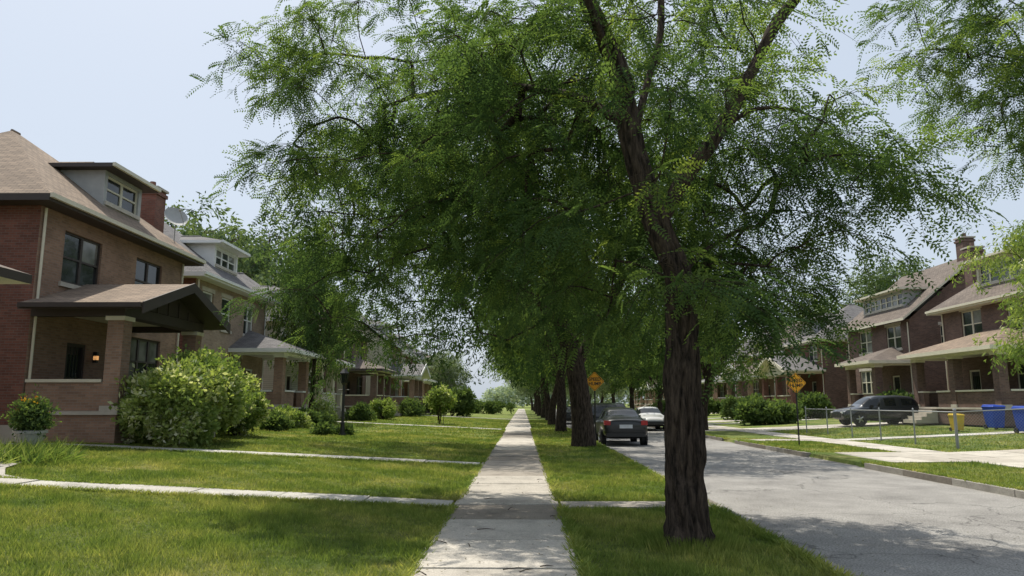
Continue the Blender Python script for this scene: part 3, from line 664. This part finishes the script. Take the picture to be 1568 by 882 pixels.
        if pt=='gable':
            w=(p1-p0)/2+o2; rz=w*.33; bm=(p0+p1)/2; zz=pe+.12; af=pd+.75
            for sg in (-1,1):
                b=bm+sg*w
                top4=[F(-.05,b,zz),F(af,b,zz),F(af,bm,zz+rz),F(-.05,bm,zz+rz)]; R.poly(top4,13)
                low=[(a,bb,c-.17) for a,bb,c in top4]; R.poly(low,3)
                for i in range(4): R.poly([top4[i],top4[(i+1)%4],low[(i+1)%4],low[i]],3)
                R.hexa([F(af,b,zz-.3),F(af+.05,b,zz-.3),F(af+.05,bm,zz+rz-.28),F(af,bm,zz+rz-.28),F(af,b,zz+.03),F(af+.05,b,zz+.03),F(af+.05,bm,zz+rz+.03),F(af,bm,zz+rz+.03)],3)
                R.obox(O,U,Nn,b-(.1 if sg<0 else -.003),b+(-.003 if sg<0 else .1),zz-.13,zz+.0,0,af,3)
            R.poly([F(pd,bm-w+.3,zz),F(pd,bm+w-.3,zz),F(pd,bm,zz+rz-.15)],3)
            for i in range(-2,3): Q(bm+i*.7-.05,bm+i*.7+.05,pe+.1,zz+rz-.2-abs(i)*.7*.33-.1,pd+.005,pd+.03,8 if ctop!='trim_cream' else 3)
        else:
            w0=p0-o2;w1=p1+o2;af=pd+.6;zz=pe+.12;kk=.36;hh=af*kk; t=min(af,(w1-w0)/2)
            A,B,C_,D_=F(0.01,w0,zz),F(af,w0,zz),F(af,w1,zz),F(.01,w1,zz);r0=F(.01,w0+t,zz+hh);r1=F(.01,w1-t,zz+hh)
            R.poly([A,B,r0],13);R.poly([B,C_,r1,r0],13);R.poly([C_,D_,r1],13); lo=[(a,b,c-.2) for a,b,c in (A,B,C_,D_)]; R.poly(lo,8)
            for i in range(3): R.poly([lo[i],lo[i+1],(A,B,C_,D_)[i+1],(A,B,C_,D_)[i]],8 if trim!='trim_dark' else 3)
        if lamp:
            Q(door+.85,door+.95,2.4,2.75,.035,.16,6); Q(door+.85,door+.95,2.49,2.62,.05,.175,12)
        fin(R,'porch')
    fin(W,'walls');fin(WN,'windows_and_door')
    return e
house('brick_house',1,-14,20.5,9,8.6,chim=(-1.7,9.35),lamp=True,dh=1.3)
house('brick_house',1,-14,6.2,8.9,8.6,wall='brick_red',porch=(3.2,8.9,'hip'),chim=None,roof='roof_brown')
house('brick_house',1,-15,33,9.2,9,wall='brick_buff',roof='roof_grey',trim='trim_white',porch=(4.6,9.2,'hip'),dorm=(3.2,6.2),win2=((.8,2.0),(3.0,4.2),(6,7.4)),win1=((.8,2.2),(5,6)),door=7.2,ctop='trim_white',dwall='trim_white')
house('siding_house',1,-15.5,46.5,8.5,9,wall='siding',side='siding',roof='roof_grey',trim='trim_white',porch=(.3,6.5,'hip'),dorm=(3,6),ctop='trim_white',dwall='siding',ze=6.4,pcol='cream')
house('brick_house',1,-14.6,59.5,9,9,wall='brick_brown',side='brick_brown',roof='roof_brown',porch=(.3,7,'hip'),pcol='brick_brown')
house('brick_house',1,-13.5,73,9,9,wall='brick_tan',side='cream',roof='roof_grey',trim='trim_white',ctop='trim_white',rtype='gable',dorm=(3,6),porch=(.3,7,'gable'))
for i,y in enumerate((87,101,115,129,143,157)):
    house('brick_house',1,-15+random.uniform(-.5,.8),y,9,9,wall=('brick_red','brick_buff','brick_brown')[i%3],side='brick_brown',roof=('roof_grey','roof_brown')[i%2],trim='trim_white',ctop='trim_white',porch=(.3,8.5,'hip'),rtype=('hip','gable')[i%2])
house('brick_house',-1,25.6,35.5,9.2,9.5,wall='brick_brown',side='brick_brown',roof='roof_brown',trim='trim_cream',porch=(.2,8,'hip'),dorm=(2.6,6.4),dwall='cream',ze=6.6,k=.78,pcol='brick_brown',chim=(-2.5,9.6),proof='roof_tan',door=6.5,win1=((1,3),),dh=1.5,ch=10.6)
house('brick_house',-1,25.6,48.5,9.2,9.5,wall='brick_brown',side='brick_brown',roof='roof_brown',trim='trim_cream',rtype='gable',porch=(.2,4.5,'hip'),dorm=(1.6,7.6),dwall='trim_grey',ze=6.6,k=.82,pcol='brick_brown',chim=(-4.7,.9),pd=2.4,ch=12.2)
house('brick_house',-1,25.5,62.5,9,9.5,wall='brick_red',side='brick_brown',roof='roof_grey',trim='trim_cream',porch=(.2,8,'gable'),ze=6.4,k=.7,dorm=(3,6),pcol='brick_red')
for i,y in enumerate((76,90,104,118,132,146)):
    house('brick_house',-1,26,y,9,9.5,wall=('brick_tan','brick_brown','brick_red')[i%3],side='brick_brown',roof=('roof_brown','roof_grey')[i%2],trim='trim_white',ctop='trim_white',porch=(.3,8.5,('gable','hip')[i%2]),ze=6.3)
print('houses',time.time()-T0)

# ------------------------------------------------------------ cars
def carpaint(name,c,metal=.3,coat=.8): return pmat(name,c,.3,metal,var=.03,coat=coat)
TL=pmat('tail_light',(.4,.008,.008),.2); RUB=pmat('tyre_rubber',(.018,.018,.018),.8); RIM=pmat('alloy_rim',(.45,.45,.46),.3,.8); PLT=pmat('licence_plate',(.6,.62,.66),.5); HL=pmat('head_light',(.6,.62,.65),.1)
CG=pmat('car_glass',(.012,.015,.017),.04,var=.05)
def car(name,loc,rz,paint,suv=True,sc=1):
    e=empty(name,loc,rz,sc)
    if suv: S=[(-2.34,.5,.92,.74,.96,.66),(-2.3,.38,1.0,.86,1.06,.72),(-2.22,.33,1.04,.90,1.14,.74),(-1.95,.28,1.05,.92,1.60,.66),(-1.75,.27,1.05,.93,1.66,.66),(-1.0,.26,1.03,.94,1.71,.67),(-.9,.26,1.02,.94,1.71,.67),(0,.26,1.0,.94,1.70,.67),(.1,.26,1.0,.94,1.70,.67),(.55,.26,.99,.94,1.66,.66),(1.2,.26,1.0,.93,1.12,.74),(1.35,.27,.99,.93,1.05,.74),(2.0,.28,.9,.9,.96,.66),(2.28,.32,.78,.84,.84,.6),(2.36,.45,.68,.74,.72,.55)]
    else: S=[(-2.34,.5,.85,.74,.9,.66),(-2.3,.36,.93,.84,.98,.7),(-2.2,.3,.97,.88,1.04,.74),(-1.75,.25,.98,.9,1.08,.72),(-1.2,.24,.97,.91,1.38,.62),(-1.05,.24,.96,.91,1.42,.62),(-.3,.24,.94,.91,1.47,.63),(-.2,.24,.94,.91,1.47,.63),(.2,.24,.93,.91,1.46,.63),(.3,.24,.93,.91,1.44,.62),(1.1,.24,.93,.9,1.03,.72),(1.3,.25,.92,.9,.97,.72),(2.0,.27,.82,.87,.86,.62),(2.26,.3,.7,.8,.75,.55),(2.34,.42,.6,.7,.63,.5)]
    mb=MB(); n=len(S)
    for (y,zb,zl,wb,zr,wr) in S:
        half=[(0,zb),(wb*.9,zb),(wb,zb+.18),(wb*1.01,(zb+zl)/2+.05),(wb*.99,zl-.06),(wb*.955,zl),(wr,zr-.07),(wr*.86,zr-.005),(0,zr+.02)]
        ring=half+[(-a,b) for a,b in half[-2:0:-1]]
        mb.v+=[(a,y,b) for a,b in ring]
    R=16
    if suv: side=[(2,3),(3,4),(4,5),(6,7),(8,9),(9,10)]; wsh=[(9,10)]; rw=[(2,3)]
    else: side=[(4,5),(5,6),(7,8),(8,9),(9,10)]; wsh=[(9,10)]; rw=[(3,4)]
    for i in range(n-1):
        for k in range(R):
            kk=(k+1)%R; m=0
            if k in (5,10) and (i,i+1) in side: m=1
            if k in (6,7,8,9) and ((i,i+1) in wsh or (i,i+1) in rw): m=1
            if k in (0,15) : m=2
            mb.f.append((i*R+k,i*R+kk,(i+1)*R+kk,(i+1)*R+k)); mb.m.append(m); mb.var.append(.5)
    mb.f.append(tuple(range(R))[::-1]);mb.m.append(0);mb.var.append(.5); mb.f.append(tuple((n-1)*R+k for k in range(R)));mb.m.append(0);mb.var.append(.5)
    o=mb.build('body',[paint,CG,M['black']],e,True); sm=o.modifiers.new('s','SUBSURF'); sm.levels=2; sm.render_levels=2
    hb=.9 if suv else .82
    mb=MB()
    for sx in (-1,1):
        mb.box(sx*.74-.13,sx*.74+.13,-2.345,-2.12,hb-.02,hb+.15,0); mb.box(sx*.66-.14,sx*.66+.14,2.16,2.33,.66,.78,3)
        mb.box(sx*.98-.09,sx*.98+.09,.62,.74,1.0,1.14,2)
    mb.box(-.26,.26,-2.37,-2.345,.68,.82,1); mb.box(-.78,.78,-2.36,-2.2,.36,.5,2); mb.box(-.6,.6,2.2,2.365,.42,.6,2)
    mb.build('lights_and_trim',[TL,PLT,M['black'],HL],e)
    mb=MB(); r=.35 if suv else .32
    for sx in (-1,1):
        for wy in (-1.38,1.4):
            mb.cyl((sx*.955,wy,r+.02),(sx*.90,wy,r+.02),r+.08,r+.08,24,2)
            mb.cyl((sx*.72,wy,r),(sx*.965,wy,r),r,r,24,0); mb.cyl((sx*.96,wy,r),(sx*.975,wy,r),r*.66,r*.6,20,0)
            for q in range(5):
                a=q*1.2566; mb.cyl((sx*.978,wy,r),(sx*.978,wy+math.cos(a)*r*.62,r+math.sin(a)*r*.62),.045,.035,6,1)
    mb.build('wheels',[RUB,RIM,M['black']],e)
PB=carpaint('paint_black',(.008,.009,.012),0,.4); PD=carpaint('paint_charcoal',(.03,.034,.042)); PS=carpaint('paint_silver',(.42,.43,.44)); PW=carpaint('paint_white',(.6,.6,.6),0)
car('parked_car',(4.15,32.2,-.112),0,PB,False,(1.0,1,1.04)); car('parked_car',(4.1,39.0,-.112),0,PB); car('parked_car',(4.15,46,-.112),0,PS,False); car('parked_car',(4.15,62,-.112),0,PD,False)
car('parked_car',(8.1,48,-.112),math.pi,PW,False); car('parked_car',(8.1,64,-.112),math.pi,PD)
car('parked_car',(20.8,43.9,gh(20.8)+.03),math.pi/2,PD)

# ------------------------------------------------------------ signs
YEL=pmat('sign_yellow',(.85,.38,.01),.45,var=.06)
def sign(loc,top=2.75,tilt=0):
    e=empty('speed_hump_sign',loc,tilt); mb=MB(); h=.39
    mb.cyl((0,0,-.1),(0,0,top+h*.9),.03,.03,8,1)
    def dia(r,y0,y1,m):
        p=[(0,-r),(r,0),(0,r),(-r,0)]; q=[]
        for (a,b) in p:
            l=math.hypot(a,b); t=(-b/l*r*.08,a/l*r*.08); q+= [(a*.93-t[0],b*.93-t[1]),(a*.93+t[0],b*.93+t[1])]
        mb.poly([(a,y0,top+b) for a,b in q],m); mb.poly([(a,y1,top+b) for a,b in q],1)
        for i in range(8): a=q[i];b=q[(i+1)%8]; mb.poly([(a[0],y0,top+a[1]),(b[0],y0,top+b[1]),(b[0],y1,top+b[1]),(a[0],y1,top+a[1])],m)
    dia(h,-.040,-.034,0); dia(h*.93,-.0425,-.0405,2); dia(h*.885,-.045,-.043,0)
    mb.build('post_and_plate',[YEL,M['black'],M['black']],e)
    for t,zz in (('SPEED',top+.03),('HUMP',top-.15)):
        c=bpy.data.curves.new(t,'FONT'); c.body=t; c.size=.18; c.align_x='CENTER'; c.extrude=.001; c.offset=.004; c.materials.append(M['black'])
        o=bpy.data.objects.new('lettering',c); o.rotation_euler=(math.pi/2,0,0); o.location=(0,-.047,zz); o.parent=e; COL.objects.link(o)
sign((10.4,28.2,0),2.35); sign((2.9,29.6,0),2.45,-.05)

# ------------------------------------------------------------ lamp post in the yard
e=empty('yard_lamp_post',(-7.35,30.3,gh(-7.35))); mb=MB()
mb.cyl((0,0,0),(0,0,.1),.15,.14,12);mb.cyl((0,0,.1),(0,0,.5),.10,.075,12);mb.cyl((0,0,.5),(0,0,2.05),.06,.052,10);mb.cyl((0,0,.5),(0,0,.55),.10,.08,12);mb.cyl((0,0,2.05),(0,0,2.13),.07,.11,12)
mb.cyl((-.22,0,1.85),(.22,0,1.85),.02,.02,6)
for k in range(6):
    a=k*math.pi/3; mb.cyl((math.cos(a)*.11,math.sin(a)*.11,2.13),(math.cos(a)*.19,math.sin(a)*.19,2.5),.016,.016,5)
mb.cyl((0,0,2.5),(0,0,2.53),.24,.24,6);mb.cyl((0,0,2.53),(0,0,2.72),.22,.05,6);mb.cyl((0,0,2.72),(0,0,2.85),.02,.016,6)
mb.cyl((0,0,2.135),(0,0,2.5),.085,.16,6,1); mb.build('post_and_lantern',[M['black'],M['glass']],e)
# satellite dish
e=empty('satellite_dish',(-14.3,29.2,gh(-14)+7.3)); mb=MB(); mb.cyl((0,0,0),(0,0,1.3),.025,.025,8)
cn=Vector((0,-.05,1.35)); ax=Vector((.6,-.55,.45)).normalized(); a=ax.orthogonal().normalized(); b=ax.cross(a)
rings=[(r,(r*r)*.45) for r in (0,.15,.3,.42,.48)]
for i in range(4):
    for k in range(20):
        t0=k*math.pi/10;t1=t0+math.pi/10; f=lambda r,d,t: tuple(cn+a*r*math.cos(t)+b*r*math.sin(t)+ax*d)
        mb.poly([f(*rings[i],t0),f(*rings[i+1],t0),f(*rings[i+1],t1),f(*rings[i],t1)])
mb.cyl(tuple(cn-b*.4),tuple(cn+ax*.5),.015,.015,6); mb.cyl(tuple(cn+ax*.46),tuple(cn+ax*.56),.05,.04,8); mb.build('dish_and_arm',[M['trim_grey']],e,False)
# ------------------------------------------------------------ chain link fence
e=empty('chain_link_fence',(0,0,0)); mb=MB()
GAL=pmat('galvanised_steel',(.32,.33,.34),.45,.5)
def fence(p0,p1,h=1.25):
    p0=Vector(p0);p1=Vector(p1);Ln=(p1-p0).length;d=(p1-p0)/Ln; n=max(1,round(Ln/2.6)); g=lambda t:Vector((p0.x+d.x*t,p0.y+d.y*t,gh(p0.x+d.x*t)))
    for i in range(n+1): q=g(Ln*i/n); mb.cyl(q,q+Vector((0,0,h+.08)),.03,.03,8); mb.cyl(q+Vector((0,0,h+.08)),q+Vector((0,0,h+.13)),.04,.01,8)
    for i in range(n): a=g(Ln*i/n);b=g(Ln*(i+1)/n); mb.cyl(a+Vector((0,0,h)),b+Vector((0,0,h)),.02,.02,6)
    t=-h
    while t<Ln:
        for sg in (0,1):
            a0=max(t,0);a1=min(t+h,Ln); z0=a0-t;z1=a1-t
            if sg: z0,z1=h-z0,h-z1
            if a1>a0+.02:
                A=g(a0)+Vector((0,0,z0));B=g(a1)+Vector((0,0,z1)); w=d*.0035
                mb.poly([A-w,A+w,B+w,B-w])
        t+=.11
fence((15,26,0),(15,39.5,0)); fence((15.05,26,0),(25,26,0))
mb.build('posts_and_mesh',[GAL],e)
BLU=pmat('bin_blue',(.01,.05,.35),.45); YLB=pmat('bin_yellow',(.55,.38,.03),.5)
def bin_(loc,mat,s=1.):
    e=empty('wheelie_bin',loc,random.uniform(-.3,.3),s); mb=MB()
    mb.hexa([(-.24,-.26,.08),(.24,-.26,.08),(.24,.26,.08),(-.24,.26,.08),(-.3,-.35,.98),(.3,-.35,.98),(.3,.35,.98),(-.3,.35,.98)])
    mb.hexa([(-.33,-.4,.985),(.33,-.4,.985),(.33,.38,.985),(-.33,.38,.985),(-.28,-.34,1.06),(.28,-.34,1.06),(.28,.3,1.1),(-.28,.3,1.1)])
    mb.cyl((-.3,.36,.97),(.3,.36,.97),.03,.03,8)
    for sx in (-1,1): mb.cyl((sx*.2,.28,.12),(sx*.28,.28,.12),.12,.12,14,1)
    o=mb.build('bin_body',[mat,RUB],e); bv_=o.modifiers.new('b','BEVEL'); bv_.width=.02
bin_((22.3,35.4,gh(22.3)),BLU,1.05); bin_((21.3,31.7,gh(21.3)),BLU,1.05); bin_((20.4,35.2,gh(20.4)),YLB,.75)
# planter with flowers at the far left
e=empty('flower_planter',(-10.6,15.9,gh(-10.6)+.03)); mb=MB(); mb.cyl((0,0,0),(0,0,.06),.18,.18,18);mb.cyl((0,0,.06),(0,0,.5),.17,.30,18);mb.cyl((0,0,.5),(0,0,.56),.33,.33,18); mb.build('pot',[M['trim_grey']],e)
n=500; P,V=place(T_BUSH,r3.normal(0,.16,(n,3))+np.array([0,0,.8]),r3.normal(0,1,(n,3))+np.array([0,0,.7]),r3.normal(0,1,n),np.full(n,.7),r3.random(n)*.9); link('leaves',npmesh('leaves',P,4,V,M['leaf_broad']),e)
ORG=leafmat('petals',[(0,(.7,.25,.02)),(1,(.8,.5,.04))],.3,(1,1,1)); n=22; P,V=place(T_BUSH,r3.normal(0,.2,(n,3))*np.array([1,1,.7])+np.array([0,0,1.0]),r3.normal(0,1,(n,3))+np.array([0,0,1]),r3.normal(0,1,n),np.full(n,.35),r3.random(n)); link('flowers',npmesh('flowers',P,4,V,ORG),e)
T_BLADE=[sprig_simple(300+i,9,.1,.5,.025,-1.2) for i in range(3)]
n=140; x=r3.normal(-10.2,.35,n); y=r3.normal(15.2,.5,n); P,V=place(T_BLADE,np.stack([x,y,ghv(x)],1),np.tile([1.,0,0],(n,1))*1.0+r3.normal(0,.2,(n,3)),r3.normal(0,.2,n),np.full(n,.9),r3.random(n)*.9); link('ornamental_grass',npmesh('ornamental_grass',P,4,V,M['leaf_bright']))
# leaf litter
n=1300; x=np.concatenate([r3.uniform(-1.1,.6,500),3.1+r3.random(800)**2*3.5]); y=5+r3.random(n)**1.5*25; s=r3.uniform(.008,.028,n); a=r3.uniform(0,6.28,n); z=np.where(x<1,.034,-.106)
Q=np.zeros((n,4,3))
for k,(u,v) in enumerate(((1,0),(0,.35),(-1,0),(0,-.35))): Q[:,k]=np.stack([x+s*(u*np.cos(a)-v*np.sin(a)),y+s*(u*np.sin(a)+v*np.cos(a)),z+r3.uniform(0,.004,n)],1)
LIT=leafmat('litter',[(0,(.05,.04,.02)),(1,(.16,.13,.05))],.1); link('leaf_litter',npmesh('leaf_litter',Q.reshape(-1,3),4,r3.random(n),LIT))
mb=MB()
for i in range(14):
    x=random.uniform(-.9,.5);y=7+random.random()*9;a=random.uniform(0,3.1);l=random.uniform(.08,.3); tube(mb,[(x,y,.04),(x+math.cos(a)*l*.5,y+math.sin(a)*l*.5+.02,.045),(x+math.cos(a)*l,y+math.sin(a)*l,.04)],[.006,.005,.002],5)
mb.build('fallen_twigs',[M['bark']])

# ------------------------------------------------------------ light
az=math.radians(-30); el=math.radians(64)
S=Vector((math.sin(az)*math.cos(el),math.cos(az)*math.cos(el),math.sin(el)))
sl=bpy.data.lights.new('sun','SUN'); sl.energy=5.0; sl.angle=math.radians(.5); sl.color=(1,.94,.82)
so=bpy.data.objects.new('sun',sl); so.rotation_euler=S.to_track_quat('Z','Y').to_euler(); COL.objects.link(so)
w=bpy.data.worlds.new('World'); scene.world=w; w.use_nodes=True; nt=w.node_tree; nt.nodes.clear()
sk=nt.nodes.new('ShaderNodeTexSky'); sk.sky_type='NISHITA'; sk.sun_disc=False; sk.sun_elevation=el; sk.sun_rotation=az; sk.air_density=1.0; sk.dust_density=4; sk.ozone_density=1.2
bg=nt.nodes.new('ShaderNodeBackground'); bg.inputs['Strength'].default_value=.12
mx=mixc(nt,.68,sk.outputs[0],(6.3,7.1,8.1)); L(nt,mx,bg.inputs[0]); o=nt.nodes.new('ShaderNodeOutputWorld'); L(nt,bg.outputs[0],o.inputs[0])
# ------------------------------------------------------------ camera
cd=bpy.data.cameras.new('camera'); cd.sensor_width=36; cd.lens=25.71; cd.clip_start=.05; cd.clip_end=4000
co=bpy.data.objects.new('camera',cd); co.location=(0,0,1.6); co.rotation_euler=(math.radians(90+8.93),0,math.radians(.8)); COL.objects.link(co); scene.camera=co
print('done',time.time()-T0)
